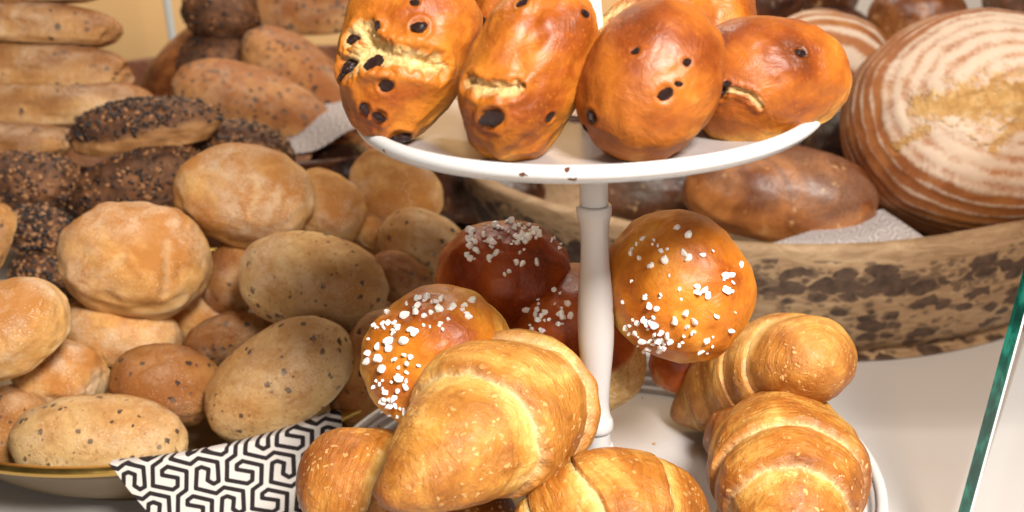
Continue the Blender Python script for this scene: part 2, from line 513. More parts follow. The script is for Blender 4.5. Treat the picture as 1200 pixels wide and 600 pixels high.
def bun(name, mat, box, y, label, cat, group=None, theta=0, tilt=0, roll=60, ratio=(1, .75, .6), seed=1,
        n=6, cracks=(), post=None, key=None, **kw):
    L, W, H = ratio
    sc = .1
    p, f, v, at_ = bun_shape(L * sc, W * sc, H * sc, seed, n, **kw)
    Rm = rotmat(theta, tilt, roll)
    p, loc = fit(p, Rm, box, y, theta)
    if post: p = post(p, v, at_)
    Rn = np.array(Rm)
    if cracks:
        tree = BVHTree.FromPolygons([Vector(c) for c in (p @ Rn.T + np.array(loc))], f)
        for (pts, wid, dep, crumbw) in cracks:
            hits = []
            for (a, b) in pts:
                d = (at(a, b, 1.0) - CAM).normalized()
                h = tree.ray_cast(CAM, d)
                if h[0] is not None: hits.append(h[0])
            if len(hits) < 2: continue
            loc_h = [np.array(Rm.transposed() @ (h - loc)) for h in hits]
            co = p
            dist = np.full(len(co), 9.0)
            for a, b in zip(loc_h[:-1], loc_h[1:]):
                ab = b - a; tt = np.clip(((co - a) @ ab) / max(ab @ ab, 1e-12), 0, 1)
                dd = np.linalg.norm(co - (a + tt[:, None] * ab), axis=1); 
                endf = 1.0
                dist = np.minimum(dist, dd)
            jag = 1 + .5 * vnoise(co, 260, seed + 3) + .3 * vnoise(co, 600, seed + 4)
            g = np.exp(-(dist / (wid * np.clip(jag, .4, 2))) ** 2)
            lipd = np.exp(-((dist - wid * 1.9) / (wid * .7)) ** 2)
            nr = co / np.linalg.norm(co, axis=1)[:, None]
            p = co - nr * (g * dep)[:, None] + nr * (lipd * dep * .25)[:, None]
            at_['crumb'] = np.clip(np.maximum(at_['crumb'], crumbw * sstep(.15, .55, g)), 0, 1)
    o = link_mesh(name, p, f, M[mat], attrs=at_)
    o.matrix_world = Matrix.Translation(loc) @ Rm.to_4x4()
    tag(o, label, cat, group)
    OBJ[key or label] = (o, p, f)
    return o

def world_tree(o):
    mw = o.matrix_world
    me = o.data
    co = np.empty(len(me.vertices) * 3); me.vertices.foreach_get('co', co); co = co.reshape(-1, 3)
    Rn = np.array(mw.to_3x3()); wv = co @ Rn.T + np.array(mw.translation)
    return BVHTree.FromPolygons([Vector(c) for c in wv], [tuple(q.vertices) for q in me.polygons])

def child(name, me, parent, M_world):
    o = bpy.data.objects.new(name, me); COL.objects.link(o); o.parent = parent
    # parents carry only location and rotation
    o.matrix_local = parent.matrix_world.inverted() @ M_world
    return o

def raisin_mesh(seed):
    v, f = ico(4)
    p = v * (1 + .22 * vnoise(v, 1.4, seed) + .26 * np.abs(vnoise(v * np.array([1, 2.2, 1]), 2.6, seed + 2)) + .06 * vnoise(v, 8, seed + 3))[:, None]
    p = p * np.array([1.0, .72, .5])
    me = bpy.data.meshes.new('raisin'); me.from_pydata([tuple(q) for q in p], [], f)
    me.polygons.foreach_set('use_smooth', [True] * len(me.polygons)); me.materials.append(M['raisin'])
    return me
RAIS = [raisin_mesh(s) for s in range(4)]
def sugar_mesh(seed):
    v, f = ico(2)
    rng = np.random.RandomState(seed)
    p = v.copy()
    for k in range(9):     # chop facets into a lump
        d = rng.normal(size=3); d /= np.linalg.norm(d)
        h = p @ d; lim = rng.uniform(.38, .80)
        p = p - np.where(h > lim, h - lim, 0)[:, None] * d
    p = p * rng.uniform(.65, 1.45, 3)
    me = bpy.data.meshes.new('sugar_pearl'); me.from_pydata([tuple(q) for q in p], [], f)
    me.materials.append(M['sugar']); return me
SUG = [sugar_mesh(s) for s in range(7)]

def put_raisins(o, spots):
    tree = world_tree(o)
    me = o.data; co = np.empty(len(me.vertices) * 3); me.vertices.foreach_get('co', co); co = co.reshape(-1, 3)
    nr = co / np.linalg.norm(co, axis=1)[:, None]; push = np.zeros(len(co))
    inv = o.matrix_world.inverted()
    for (px, py, r, ang) in spots:
        h = tree.ray_cast(CAM, (at(px, py, 1.0) - CAM).normalized())
        if h[0] is None: continue
        c = np.array(inv @ h[0]); size = r * depth(h[0]) / F
        d = np.linalg.norm((co - c), axis=1)
        push += size * (-.30 * np.exp(-(d / (size * .95)) ** 2) + .20 * np.exp(-((d - size * 1.35) / (size * .38)) ** 2))
    co = co + nr * push[:, None]
    me.vertices.foreach_set('co', co.ravel()); me.update()
    for i, (px, py, r, ang) in enumerate(spots):
        d = (at(px, py, 1.0) - CAM).normalized()
        h = tree.ray_cast(CAM, d)
        if h[0] is None: continue
        nrm = h[1]; 
        if nrm.dot(d) > 0: nrm = -nrm
        size = .86 * r * depth(h[0]) / F
        t = (RIGHT * math.cos(R(ang)) + UP * math.sin(R(ang))); t = (t - nrm * t.dot(nrm)).normalized()
        b = nrm.cross(t)
        m3 = Matrix((t, b, nrm)).transposed() @ Matrix.Diagonal((size * 1.08, size * (.85, 1.1, .95, .75)[i % 4], size * 1.0))
        child('raisin', RAIS[i % 4], o, Matrix.Translation(h[0] - nrm * size * .04) @ m3.to_4x4())

def put_sugar(o, regions, seed):
    """regions: (px, py, rx, ry, count)"""
    rng = random.Random(seed)
    tree = world_tree(o); done = 0
    for (cx, cy, rx, ry, cnt) in regions:
        k = 0; tries = 0
        while k < cnt and tries < cnt * 8 and done < 100:
            tries += 1
            a = rng.uniform(0, 6.283); q = math.sqrt(rng.random())
            px = cx + rx * q * math.cos(a); py = cy + ry * q * math.sin(a)
            d = (at(px, py, 1.0) - CAM).normalized()
            h = tree.ray_cast(CAM, d)
            if h[0] is None: continue
            nrm = h[1]
            if nrm.dot(d) > 0: nrm = -nrm
            s = rng.choice((.0009, .0012, .0016, .0020, .0024)) * 1.08
            q3 = Matrix.Rotation(rng.uniform(0, 6.28), 3, Vector((rng.gauss(0, 1), rng.gauss(0, 1), rng.gauss(0, 1))).normalized())
            child('sugar_pearl', SUG[rng.randrange(7)], o, Matrix.Translation(h[0] + nrm * s * .35) @ (q3 @ Matrix.Diagonal((s, s, s))).to_4x4())
            k += 1; done += 1

def put_seeds(o, count, smin, smax, pale_frac, seed, zmin=-9, crumbskip=True):
    """one joined mesh of seeds stuck on the crust"""
    rng = np.random.RandomState(seed)
    me = o.data; nv = len(me.vertices)
    co = np.empty(nv * 3); me.vertices.foreach_get('co', co); co = co.reshape(-1, 3)
    no = np.empty(nv * 3); me.vertices.foreach_get('normal', no); no = no.reshape(-1, 3)
    cr = np.empty(nv, dtype=np.float32); me.attributes['crumb'].data.foreach_get('value', cr)
    cand = np.where(cr < .4)[0]
    idx = rng.choice(cand, count)
    bv, bf = ico(1); bv = bv * np.array([1, .5, .35])
    V = []; Fc = []; mi = []
    for i in idx:
        n_ = Vector(no[i]); t = n_.orthogonal().normalized(); t.rotate(Matrix.Rotation(rng.uniform(0, 6.28), 3, n_))
        n2 = (n_ + Vector(rng.normal(0, .25, 3))).normalized(); t = (t - n2 * t.dot(n2)).normalized(); b = n2.cross(t)
        s = rng.uniform(smin, smax)
        A = np.array([t[:], b[:], n2[:]]) * s
        q = bv @ A + co[i] + rng.normal(0, .0004, 3) + np.array(n_) * s * .15
        off = len(V) * len(bv)
        V.append(q); Fc += [[a + off for a in g] for g in bf]
        mi += [1 if rng.rand() < pale_frac else 0] * len(bf)
    s_ = link_mesh('seeds', np.vstack(V), Fc, [M['seed_dark'], M['seed_pale']], parent=o, fmat=mi)
    s_['kind'] = 'stuff'
    return s_

# ================================================================== SETTING
TZ = 0.0
def slab(name, x0, x1, y0, y1, z0, z1, mat, kind='structure', bev=0.0):
    bm = bmesh.new()
    bmesh.ops.create_cube(bm, size=1.0)
    for v in bm.verts:
        v.co = Vector(((x0 + x1) / 2 + v.co.x * (x1 - x0), (y0 + y1) / 2 + v.co.y * (y1 - y0), (z0 + z1) / 2 + v.co.z * (z1 - z0)))
    if bev: bmesh.ops.bevel(bm, geom=bm.edges[:], offset=bev, segments=3, affect='EDGES')
    me = bpy.data.meshes.new(name); bm.to_mesh(me); bm.free(); me.materials.append(mat)
    o = bpy.data.objects.new(name, me); COL.objects.link(o)
    if kind: o['kind'] = kind
    return o
slab('counter', -1.8, 2.2, -.75, 1.75, -.04, 0, M['counter'], bev=.004)
w = slab('wall', -2.4, .42, 1.9, 1.95, -.8, 1.6, M['wall']); tag(w, 'peach plaster wall out of focus behind the flat bread stack', 'wall')
w2 = slab('cabinet_wall', .42, 2.6, 1.9, 1.96, -.8, 1.6, M['wall_white']); tag(w2, 'off-white cabinet wall out of focus behind the striped loaves', 'wall')

# ================================================================== TIERED STAND
stand = empty('cake_stand', (0, 0, 0))
tag(stand, 'white enamel two-tier stand with turned post and rust-chipped rims', 'cake stand')
def plate(name, Rr, zr, hw, grooves=0, mat='enamel'):
    """rim radius, rim height, depth"""
    pr = [(0.0, zr - hw), (Rr * .60, zr - hw), (Rr * .80, zr - hw * .98)]
    n = 5
    if grooves:
        a = (Rr * .80, zr - hw * .98); b = (Rr - .0062, zr - .0018)
        for k in range(grooves):
            t0 = k / grooves; t1 = (k + 1) / grooves
            x0 = a[0] + (b[0] - a[0]) * t0; z0 = a[1] + (b[1] - a[1]) * t0 ** 1.3
            x1 = a[0] + (b[0] - a[0]) * t1; z1 = a[1] + (b[1] - a[1]) * t1 ** 1.3
            pr += [(x0 + (x1 - x0) * .25, z0 + .0001), (x0 + (x1 - x0) * .55, z0 + (z1 - z0) * .4 + .0016), (x0 + (x1 - x0) * .9, z1 + .0006)]
    else:
        pr += [(Rr * .90, zr - hw * .90), (Rr * .955, zr - hw * .55), (Rr - .0060, zr - .0015)]
    pr = smooth_profile(pr, 5)
    for k in range(9):   # rolled rim
        an = math.pi - k * math.pi * 1.25 / 8
        pr.append((Rr - .0035 + .0035 * math.cos(an), zr - .0012 + .0034 * math.sin(an)))
    pr += smooth_profile([(Rr - .0035, zr - .0052), (Rr * .965, zr - hw * .60 - .0030), (Rr * .90, zr - hw - .0018), (Rr * .80, zr - hw - .0022), (0.0, zr - hw - .0022)], 5)
    v, f = lathe(pr, 220)
    rr = np.hypot(v[:, 0], v[:, 1])
    return link_mesh(name, v, f, M[mat], parent=stand, attrs=dict(chips=(rr > Rr * .93).astype(float), floor_shade=(sstep(Rr * .97, Rr * .90, rr) * (v[:, 2] > zr - hw - .0016)).astype(float) * (1.0 if hw < .01 else .55)))  # floor colour darkened to imitate shade, most on the shallow upper plate
ZU = .3095; ZL = .088
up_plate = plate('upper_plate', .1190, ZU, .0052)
co = np.empty(len(up_plate.data.vertices) * 3); up_plate.data.vertices.foreach_get('co', co); co = co.reshape(-1, 3)
co[:, 2] += co[:, 1] * math.tan(R(1.8)) + co[:, 0] * math.tan(R(.9))      # the plate sits a little askew on its post
up_plate.data.vertices.foreach_set('co', co.ravel()); up_plate.data.update()
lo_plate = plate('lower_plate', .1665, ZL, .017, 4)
# turned post between the tiers, traced from the photo (radius in px at 0.585 m)
k = .585 / F * .98
zt = ZU - .0072
def zpix(py):
    a = PITCH + math.atan((py - PY) / F); return CAM.z - .547 * math.tan(a)
post_px = [(218, 17), (238, 17), (239.5, 17), (240.5, 20.5), (243, 21.2), (250, 21), (253, 20.3), (256, 19.6), (262, 18.2), (275, 17), (290, 17.0), (310, 18.0), (330, 19.8), (355, 21.5), (380, 22.2),
           (400, 21.8), (420, 20.0), (440, 17.6), (458, 15.8), (470, 15.0), (480, 15.4), (488, 17.2), (492, 19.2), (496, 20.0), (500, 20.0), (503, 18.6), (504, 16.6), (508, 16.2), (518, 16.2), (521, 16.6),
           (522, 19.2), (525, 20.2), (531, 20.2), (534, 19.0), (535, 17.2), (545, 17.0), (570, 17)]
pp = [(r * k * (1 + (py - 380) * .00012), zpix(py)) for py, r in post_px]
pp[0] = (pp[0][0], zt + .004); pp[-1] = (pp[-1][0], ZL - .017)
pp = smooth_profile(pp, 4)
v, f = lathe(pp, 64)
link_mesh('post', v, f, M['enamel'], parent=stand, attrs=dict(chips=np.ones(len(v)) * .9))
v, f = lathe(smooth_profile([(.0, ZU - .0035), (.0175, ZU - .0037), (.0185, ZU - .0050), (.0185, ZU - .0075)], 4), 64)
link_mesh('washer', v, f, M['enamel'], parent=stand, attrs=dict(chips=np.zeros(len(v))))
v, f = lathe(smooth_profile([(.0065, ZU - .010), (.0065, ZU + .03), (.0052, ZU + .06), (.0080, ZU + .10), (.0075, ZU + .14), (.0055, ZU + .17), (.0070, ZU + .19), (0, ZU + .192)], 5), 48)
link_mesh('upper_post', v, f, M['enamel'], parent=stand, attrs=dict(chips=np.zeros(len(v))))
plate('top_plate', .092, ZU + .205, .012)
v, f = lathe(smooth_profile([(.016, ZL - .021), (.014, ZL - .035), (.013, .03), (.03, .018), (.062, .008), (.070, .003), (.070, .0005), (0, .0005)], 5), 96)
link_mesh('foot', v, f, M['enamel'], parent=stand, attrs=dict(chips=np.zeros(len(v))))

# ================================================================== CROISSANTS
def croissant(name, mat, pts, rad, label, edges=((.2, .6), (.2, .6)), seed=1, key=None, nu=420, nv=170, slant=.05, jump=.16, toast=0.0,
              tipr=.22, upv=None, squash=.86, lean=(0.0, 0.0), capw=.16, tipr2=None, tiptoast=.30):
    """pts: control points (px, py, y) from tip to tip through the fat middle"""
    cps = [np.array(at(*q)) for q in pts]
    dense = []
    n = len(cps)
    for i in range(n - 1):
        p0 = cps[max(i - 1, 0)] if i else cps[0] * 2 - cps[1]; p1 = cps[i]; p2 = cps[i + 1]; p3 = cps[i + 2] if i + 2 < n else cps[-1] * 2 - cps[-2]
        for k_ in range(60):
            t = k_ / 60
            dense.append(.5 * (2 * p1 + (p2 - p0) * t + (2 * p0 - 5 * p1 + 4 * p2 - p3) * t * t + (-p0 + 3 * p1 - 3 * p2 + p3) * t ** 3))
    dense.append(cps[-1]); dense = np.array(dense)
    seg = np.linalg.norm(np.diff(dense, axis=0), axis=1); cum = np.concatenate([[0], np.cumsum(seg)]); tot = cum[-1]
    us = (1 - np.cos(np.linspace(0, math.pi, nu))) / 2
    us = .35 * us + .65 * np.linspace(0, 1, nu)
    us[0] = 0; us[-1] = 1
    cen = np.array([[np.interp(u * tot, cum, dense[:, k_]) for k_ in range(3)] for u in us])
    tan = np.gradient(cen, axis=0); tan /= np.linalg.norm(tan, axis=1)[:, None]
    up = np.array(upv if upv is not None else UP * .75 - FWD * .66)
    N = up - tan * (tan @ up)[:, None]; N /= np.linalg.norm(N, axis=1)[:, None]
    B = np.cross(tan, N)
    vv = np.linspace(0, 2 * math.pi, nv, endpoint=False)
    U, VV = np.meshgrid(us, vv, indexing='ij')
    side = np.sign(U - .5)
    s = np.abs(U - .5) * 2
    dirs = N[:, None, :] * np.cos(VV)[:, :, None] + B[:, None, :] * np.sin(VV)[:, :, None]
    P0 = cen[:, None, :] + dirs * rad
    wob = vnoise(P0.reshape(-1, 3), 45, seed).reshape(U.shape) * .022 + vnoise(P0.reshape(-1, 3), 210, seed + 1).reshape(U.shape) * .008
    sw = s + wob + slant * np.cos(VV * 1.0 + lean[0]) * 1.0 + lean[1] * np.sin(VV)
    tp = np.where(side < 0, tipr, tipr if tipr2 is None else tipr2)
    base = tp + (1 - tp) * np.cos(np.clip(s, 0, 1) * math.pi / 2) ** .85
    cap = np.sqrt(np.clip(1 - np.clip((s - 1 + capw) / capw, 0, 1) ** 2.2, 0, 1)) + 1e-3
    r = base * cap
    lay = np.zeros_like(s); mul = np.ones_like(s); crease = np.zeros_like(s)
    for half, eds in ((-1, edges[0]), (1, edges[1])):
        ed = [-.35] + list(eds) + [1.30]
        hm = (side >= 0) if half > 0 else (side < 0)
        for a, b in zip(ed[:-1], ed[1:]):
            q = (sw - a) / (b - a); inn = (q >= 0) & (q < 1) & hm
            # each rolled layer swells from its crease to a rounded lip
            wdt = b - a
            pr = np.sin(np.clip(q, 0, 1) * math.pi * .62 + .25)
            lip = sstep(1.0, 1 - min(.022 / wdt, .4), q)
            m = 1 - jump + jump * 1.15 * pr
            m = m * (1 - .10 * (1 - lip))
            if a < -.3: m = 1 + .03 * jump - .10 * (1 - lip)
            mul = np.where(inn, m, mul)
            lay = np.where(inn, (.95 if a < -.3 else .30 + .70 * sstep(.02, .045 / wdt + .12, q)) + .22 * sstep(.05 / wdt, .012 / wdt, 1 - q), lay)
            cz = .8 * np.exp(-(q * wdt / .012) ** 2)
            cz2 = np.exp(-((1 - q) * wdt / .010) ** 2) * .5
            if a > -.3: crease = np.where(inn, np.maximum(crease, cz), crease)
            if b < 1.2: crease = np.where(inn, np.maximum(crease, cz2), crease)
    r = r * mul
    nz = 1 + .045 * fbm(P0.reshape(-1, 3), 30, seed + 4, 3).reshape(U.shape) + .010 * vnoise(P0.reshape(-1, 3), 160, seed + 6).reshape(U.shape)
    r = r * nz * rad
    co = cen[:, None, :] + N[:, None, :] * (np.cos(VV) * r * squash)[:, :, None] + B[:, None, :] * (np.sin(VV) * r)[:, :, None]
    co = co.reshape(-1, 3)
    fs = []
    for i in range(nu - 1):
        for j in range(nv):
            j2 = (j + 1) % nv
            fs.append((i * nv + j, i * nv + j2, (i + 1) * nv + j2, (i + 1) * nv + j))
    fs.append(tuple(range(nv))[::-1]); fs.append(tuple((nu - 1) * nv + j for j in range(nv)))
    c0 = cen.mean(0)
    tst = .06 + toast + tiptoast * sstep(.62, 1.0, s) + .12 * sstep(.2, -.9, np.cos(VV))
    o = link_mesh(name, co - c0, fs, M[mat], attrs=dict(cu=(sw * tot * .5).ravel(), cv=(np.cos(VV) * rad).ravel(), cw=(np.sin(VV) * rad).ravel(), layer=lay.ravel(), toast=tst.ravel(), crumb=np.clip(crease, 0, 1).ravel()))
    o.location = c0
    tag(o, label, 'croissant', 'croissants on the lower plate')
    u_, w_ = proj(co)
    print('CROISSANT %s px %.0f..%.0f  %.0f..%.0f  zmin %.3f' % (key, u_.min(), u_.max(), w_.min(), w_.max(), co[:, 2].min()))
    return o

croissant('croissant', 'croissant', [(436, 578, -.110), (474, 566, -.108), (540, 520, -.085), (590, 480, -.045), (600, 470, .010), (585, 470, .050)], .0475,
          'largest golden croissant, overlapping the sugared bun left of the white post', key='A', seed=3,
          edges=((.07, .42), (.40,)), lean=(.3, .04), tipr=.10)
croissant('croissant', 'croissant_brown', [(353, 556, -.045), (395, 560, -.048), (462, 578, -.050), (530, 610, -.055), (580, 660, -.075)], .036,
          'narrow brown croissant end poking out over the plate rim beside the printed napkin', key='B', seed=12,
          edges=((.30,), (.3,)), tipr=.60, jump=.07, toast=.10, capw=.34)
croissant('croissant', 'croissant_brown', [(600, 640, -.085), (655, 622, -.088), (720, 606, -.085), (775, 606, -.070), (812, 625, -.060)], .037,
          'half-seen croissant at the front of the plate, just below the white post', key='C', seed=23,
          edges=((.22, .66), (.30,)), tipr=.35, lean=(0, .1), jump=.09, capw=.3)
croissant('croissant', 'croissant_brown', [(825, 520, .035), (862, 514, .028), (912, 530, .000), (925, 590, -.055), (922, 680, -.095)], .0455,
          'plump ridged croissant nearest the right edge of the lower plate', key='D', seed=31,
          edges=((.60,), (.22, .52)), tipr=.20)
croissant('croissant', 'croissant', [(786, 488, .085), (830, 468, .080), (884, 440, .062), (934, 424, .030), (966, 430, -.006)], .0365,
          'croissant with smooth spiral folds lying against the round sugared bun', key='E', seed=41,
          edges=((.30, .72), (.10, .46)), tipr=.26, tipr2=.66, capw=.34, tiptoast=.05, jump=.10)

# ================================================================== RAISIN BUNS (upper plate)
GR = 'raisin buns piled on the upper plate'
b1 = bun('raisin_bun', 'raisin_bun', (393, -42, 566, 170), -.040, 'split raisin bun at the left end of the upper plate with many dark raisins', 'bun', GR,
         theta=74, tilt=8, roll=8, ratio=(1, .80, .62), seed=4, n=7, sq=2.3, flat=.7, lump=.045, taper=.26,
         cracks=[([(412, 50), (424, 30), (432, 28)], .0028, .003, .9), ([(408, 78), (430, 62), (460, 66), (492, 72), (512, 77)], .0042, .0055, 1.0), ([(430, 40), (436, 58), (450, 66)], .0040, .005, 1.0), ([(412, 45), (420, 62), (425, 75)], .0030, .003, 1.0), ([(446, 60), (466, 66), (484, 70), (514, 78)], .0011, .0038, .25), ([(428, 36), (436, 50), (441, 60)], .0012, .0030, .3)])
put_raisins(b1, [(491, 32, 10, 10), (415, 47, 9, 20), (411, 78, 12, 50), (402, 88, 9, 80), (438, 75, 13, 35), (453, 100, 9, 0), (428, 128, 8, 120), (444, 137, 9, 150), (470, 162, 13, 170), (442, 30, 6, 80), (486, 3, 6, 0)])
b2 = bun('raisin_bun', 'raisin_bun', (536, -22, 702, 193), -.068, 'tall golden raisin bun leaning upright directly left of the white post', 'bun', GR,
         theta=66, tilt=14, roll=10, ratio=(1, .62, .55), seed=9, n=7, sq=2.5, flat=.6, lump=.06, taper=.10,
         cracks=[([(548, 96), (562, 104), (580, 106), (604, 103)], .0028, .0035, .75), ([(560, 104), (582, 107), (612, 101)], .0010, .0038, .1)])
put_raisins(b2, [(686, 16, 7, 0), (578, 138, 13, 10), (644, 137, 7, 60), (612, 3, 8, 20), (570, 140, 10, 40)])
b3 = bun('raisin_bun', 'raisin_bun_deep', (672, -2, 852, 190), -.072, 'deep orange round raisin bun standing on edge in front of the white post', 'bun', GR,
         theta=62, tilt=12, roll=6, ratio=(1, .80, .6), seed=17, sq=2.1, flat=.6, lump=.035)
put_raisins(b3, [(745, 60, 6, 40), (805, 73, 6, 20), (780, 110, 10, 30), (795, 98, 6, 0), (693, 137, 9, 110), (686, 150, 5, 90)])
b4 = bun('raisin_bun', 'raisin_bun_deep', (803, 18, 999, 176), -.038, 'wide raisin bun at the right end of the upper plate with one crack', 'bun', GR,
         theta=5, tilt=0, roll=42, ratio=(1, .80, .62), seed=25, n=7, sq=2.15, flat=.55, lump=.045, taper=-.26,
         cracks=[([(846, 104), (862, 106), (878, 110), (890, 124)], .0016, .0022, .6), ([(846, 103), (862, 105), (880, 111), (892, 126)], .0009, .0030, .1)])
put_raisins(b4, [(845, 108, 9, 60), (852, 98, 5, 0), (938, 62, 7, 0)])
b5 = bun('raisin_bun', 'raisin_bun', (538, -60, 640, 116), .034, 'pale raisin bun almost hidden between the split bun and the tall bun', 'bun', GR,
         theta=70, roll=20, ratio=(1, .7, .6), seed=33, n=5)
put_raisins(b5, [(566, 26, 6, 60)])
bun('raisin_bun', 'raisin_bun', (690, -20, 800, 130), .004, 'bun with rough pale side tucked behind the deep orange one', 'bun', GR,
    theta=50, roll=30, ratio=(1, .8, .6), seed=37, n=5, cracks=[([(700, 30), (712, 18), (724, 10)], .005, .002, 1.0)])
bun('raisin_bun', 'raisin_bun', (764, -38, 888, 120), .034, 'smooth orange bun top showing behind the wide right-hand raisin bun', 'bun', GR,
    theta=-10, roll=50, ratio=(1, .8, .6), seed=39, n=5)

# ================================================================== SUGARED BUNS (lower plate)
GS = 'sugared buns on the lower plate'
s1 = bun('sugar_bun', 'sugar_bun', (708, 245, 887, 426), .020, 'round orange bun with scattered sugar grains right of the white post', 'bun', GS,
         theta=20, tilt=5, roll=22, ratio=(1, .98, .72), seed=51, sq=2.0, flat=.5, lump=.045)
put_sugar(s1, [(790, 340, 80, 75, 27), (800, 370, 62, 46, 28), (745, 395, 34, 24, 14), (800, 402, 44, 18, 14), (775, 305, 34, 22, 8), (767, 286, 6, 5, 3), (856, 315, 14, 30, 5)], 5)
s2 = bun('sugar_bun', 'sugar_bun', (421, 333, 600, 505), -.015, 'orange bun thick with sugar grains behind the largest croissant', 'bun', GS,
         theta=35, tilt=0, roll=50, ratio=(1, .9, .68), seed=57, sq=2.2, flat=.5, lump=.055)
put_sugar(s2, [(490, 372, 45, 26, 34), (460, 420, 32, 50, 42), (450, 480, 26, 16, 12), (530, 365, 28, 22, 10)], 6)
s3 = bun('sugar_bun', 'sugar_bun_dark', (509, 258, 674, 395), .070, 'darkest brown sugared bun at the back, sugar heaped on its top', 'bun', GS,
         theta=0, tilt=0, roll=62, ratio=(1, .85, .66), seed=63, sq=2.2, flat=.5, lump=.05)
put_sugar(s3, [(592, 274, 44, 14, 40), (615, 270, 20, 12, 18), (560, 292, 24, 14, 16), (600, 302, 50, 20, 12), (655, 278, 12, 16, 7)], 7)
def pale_base(p, v, a):
    a['crumb'] = sstep(.02, -.14, v[:, 2] + .10 * vnoise(v, 4, 2)) * .85; return p
s4 = bun('sugar_bun', 'sugar_bun_dark', (596, 308, 758, 494), .056, 'sugared bun on its side directly behind the white post, pale base outward', 'bun', GS,
         theta=26, tilt=0, roll=62, ratio=(.78, .92, .98), seed=69, sq=3.0, flat=.9, lump=.035, post=pale_base)
put_sugar(s4, [(640, 350, 26, 26, 16), (625, 380, 16, 24, 10), (655, 375, 16, 20, 6)], 8)
bun('sugar_bun', 'sugar_bun_dark', (760, 385, 838, 462), .105, 'dark shaded bun underneath the round sugar bun', 'bun', GS,
    theta=0, roll=60, ratio=(1, .8, .6), seed=73, n=5)

rng = random.Random(3); V = []; Fc = []
bv, bf = ico(1)
for k_ in range(70):
    a_ = rng.uniform(0, 6.28); r_ = .13 * math.sqrt(rng.random())
    q = bv * np.array([rng.uniform(.6, 1.4), rng.uniform(.6, 1.3), .6]) * rng.choice((.0003, .0005, .0007, .0011)) + np.array([r_ * math.cos(a_), r_ * math.sin(a_), ZL - .0166])
    off = len(V) * len(bv); V.append(q); Fc += [[a + off for a in g] for g in bf]
cr_ = link_mesh('crumbs', np.vstack(V), Fc, M['crumb'])
tag(cr_, 'tiny golden crumbs scattered over the lower plate', 'crumbs', kind='stuff')

# ================================================================== ROLLS IN THE TRAY
tx, ty, tR, tz = -.339, .252, .205, .060
tray = empty('tray', (tx, ty, 0))
tag(tray, 'shallow round brass-rimmed metal tray holding the small rolls', 'tray')
pr = smooth_profile([(0, .012), (.13, .012), (.165, .020), (.192, .045), (tR - .004, tz - .002)], 6)
pr = pr + smooth_profile([(tR - .007, tz - .010), (.188, .040), (.165, .014), (.14, .003), (.138, .001), (0, .001)], 6)
v, f = lathe(pr, 200); link_mesh('bowl_wall', v, f, M['tray'], parent=tray)
rp = [(tR + .0042 * math.cos(a), tz + .0034 * math.sin(a)) for a in np.linspace(math.pi * 1.15, -math.pi * .85, 18)]
v, f = lathe(rp, 200); link_mesh('rim', v, f, M['brass'], parent=tray)

GP = 'plain floured rolls in the tray'; GF = 'flax-speckled rolls in the tray'
def roll(mat, box, y, label, group, **kw):
    nm = 'bread_roll'
    return bun(nm, mat, box, y, label, 'bread roll', group, **kw)
roll('plain_roll', (202, 167, 370, 293), .275, 'smooth round floured roll topmost in the heap', GP, theta=-8, roll=30, ratio=(1, .76, .6), seed=101, lump=.05, sq=2.2,
     cracks=[([(300, 205), (303, 225), (292, 250)], .003, .0012, .35)])
roll('plain_roll', (330, 196, 431, 290), .315, 'floured roll with a dusty pale end tucked behind the topmost roll', GP, theta=-25, roll=40, ratio=(1, .8, .6), seed=103, lump=.05, sq=2.6)
roll('plain_roll', (66, 236, 250, 377), .215, 'broad floured roll with two faint folds, in front of the dark seeded rolls', GP, theta=-6, roll=38, ratio=(1, .78, .62), seed=107, lump=.06, sq=2.2,
     cracks=[([(195, 285), (196, 310), (192, 345)], .0035, .0016, .3), ([(100, 335), (125, 315), (142, 300)], .0035, .0014, .3)])
roll('flax_roll', (279, 270, 456, 390), .200, 'oval speckled roll lying right below the topmost roll', GF, theta=-10, roll=50, ratio=(1, .76, .62), seed=109, lump=.035, sq=2.2)
roll('flax_roll', (239, 370, 417, 525), .125, 'long speckled roll leaning diagonally above the printed napkin', GF, theta=38, roll=48, ratio=(1, .56, .5), seed=113, lump=.03, sq=2.4)
roll('flax_roll', (9, 461, 221, 556), .100, 'domed speckled roll sitting on the brass rim of the tray', GF, theta=0, roll=80, ratio=(1, .72, .50), seed=127, lump=.03, sq=2.2, flat=.35)
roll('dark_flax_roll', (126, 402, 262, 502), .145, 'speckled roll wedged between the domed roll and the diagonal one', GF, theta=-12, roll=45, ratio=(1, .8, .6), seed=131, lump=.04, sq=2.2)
roll('plain_roll', (-62, 319, 77, 453), .130, 'floured roll cut by the left edge of the photo', GP, theta=32, roll=40, ratio=(1, .78, .6), seed=137, lump=.05, sq=2.2)
roll('plain_roll', (10, 396, 130, 488), .160, 'heavily floured lumpy roll under the one cut by the left edge', GP, theta=-15, roll=35, ratio=(1, .85, .62), seed=139, lump=.09, sq=2.7)
roll('plain_roll', (70, 345, 214, 434), .205, 'shaded smooth roll beneath the broad folded roll', GP, theta=-10, roll=60, ratio=(1, .75, .6), seed=149, lump=.04)
roll('dark_flax_roll', (214, 364, 312, 430), .215, 'small shaded speckled roll behind the top of the diagonal roll', GF, theta=20, roll=50, ratio=(1, .8, .6), seed=151, lump=.05)
roll('plain_roll', (186, 338, 282, 408), .255, 'small shaded plain roll between broad folded roll and oval speckled roll', GP, theta=-20, roll=50, ratio=(1, .8, .6), seed=157, lump=.05)
roll('dark_flax_roll', (-45, 450, 62, 560), .130, 'dark shaded roll in the bottom left corner beside the domed roll', GF, theta=60, roll=50, ratio=(1, .8, .6), seed=163)
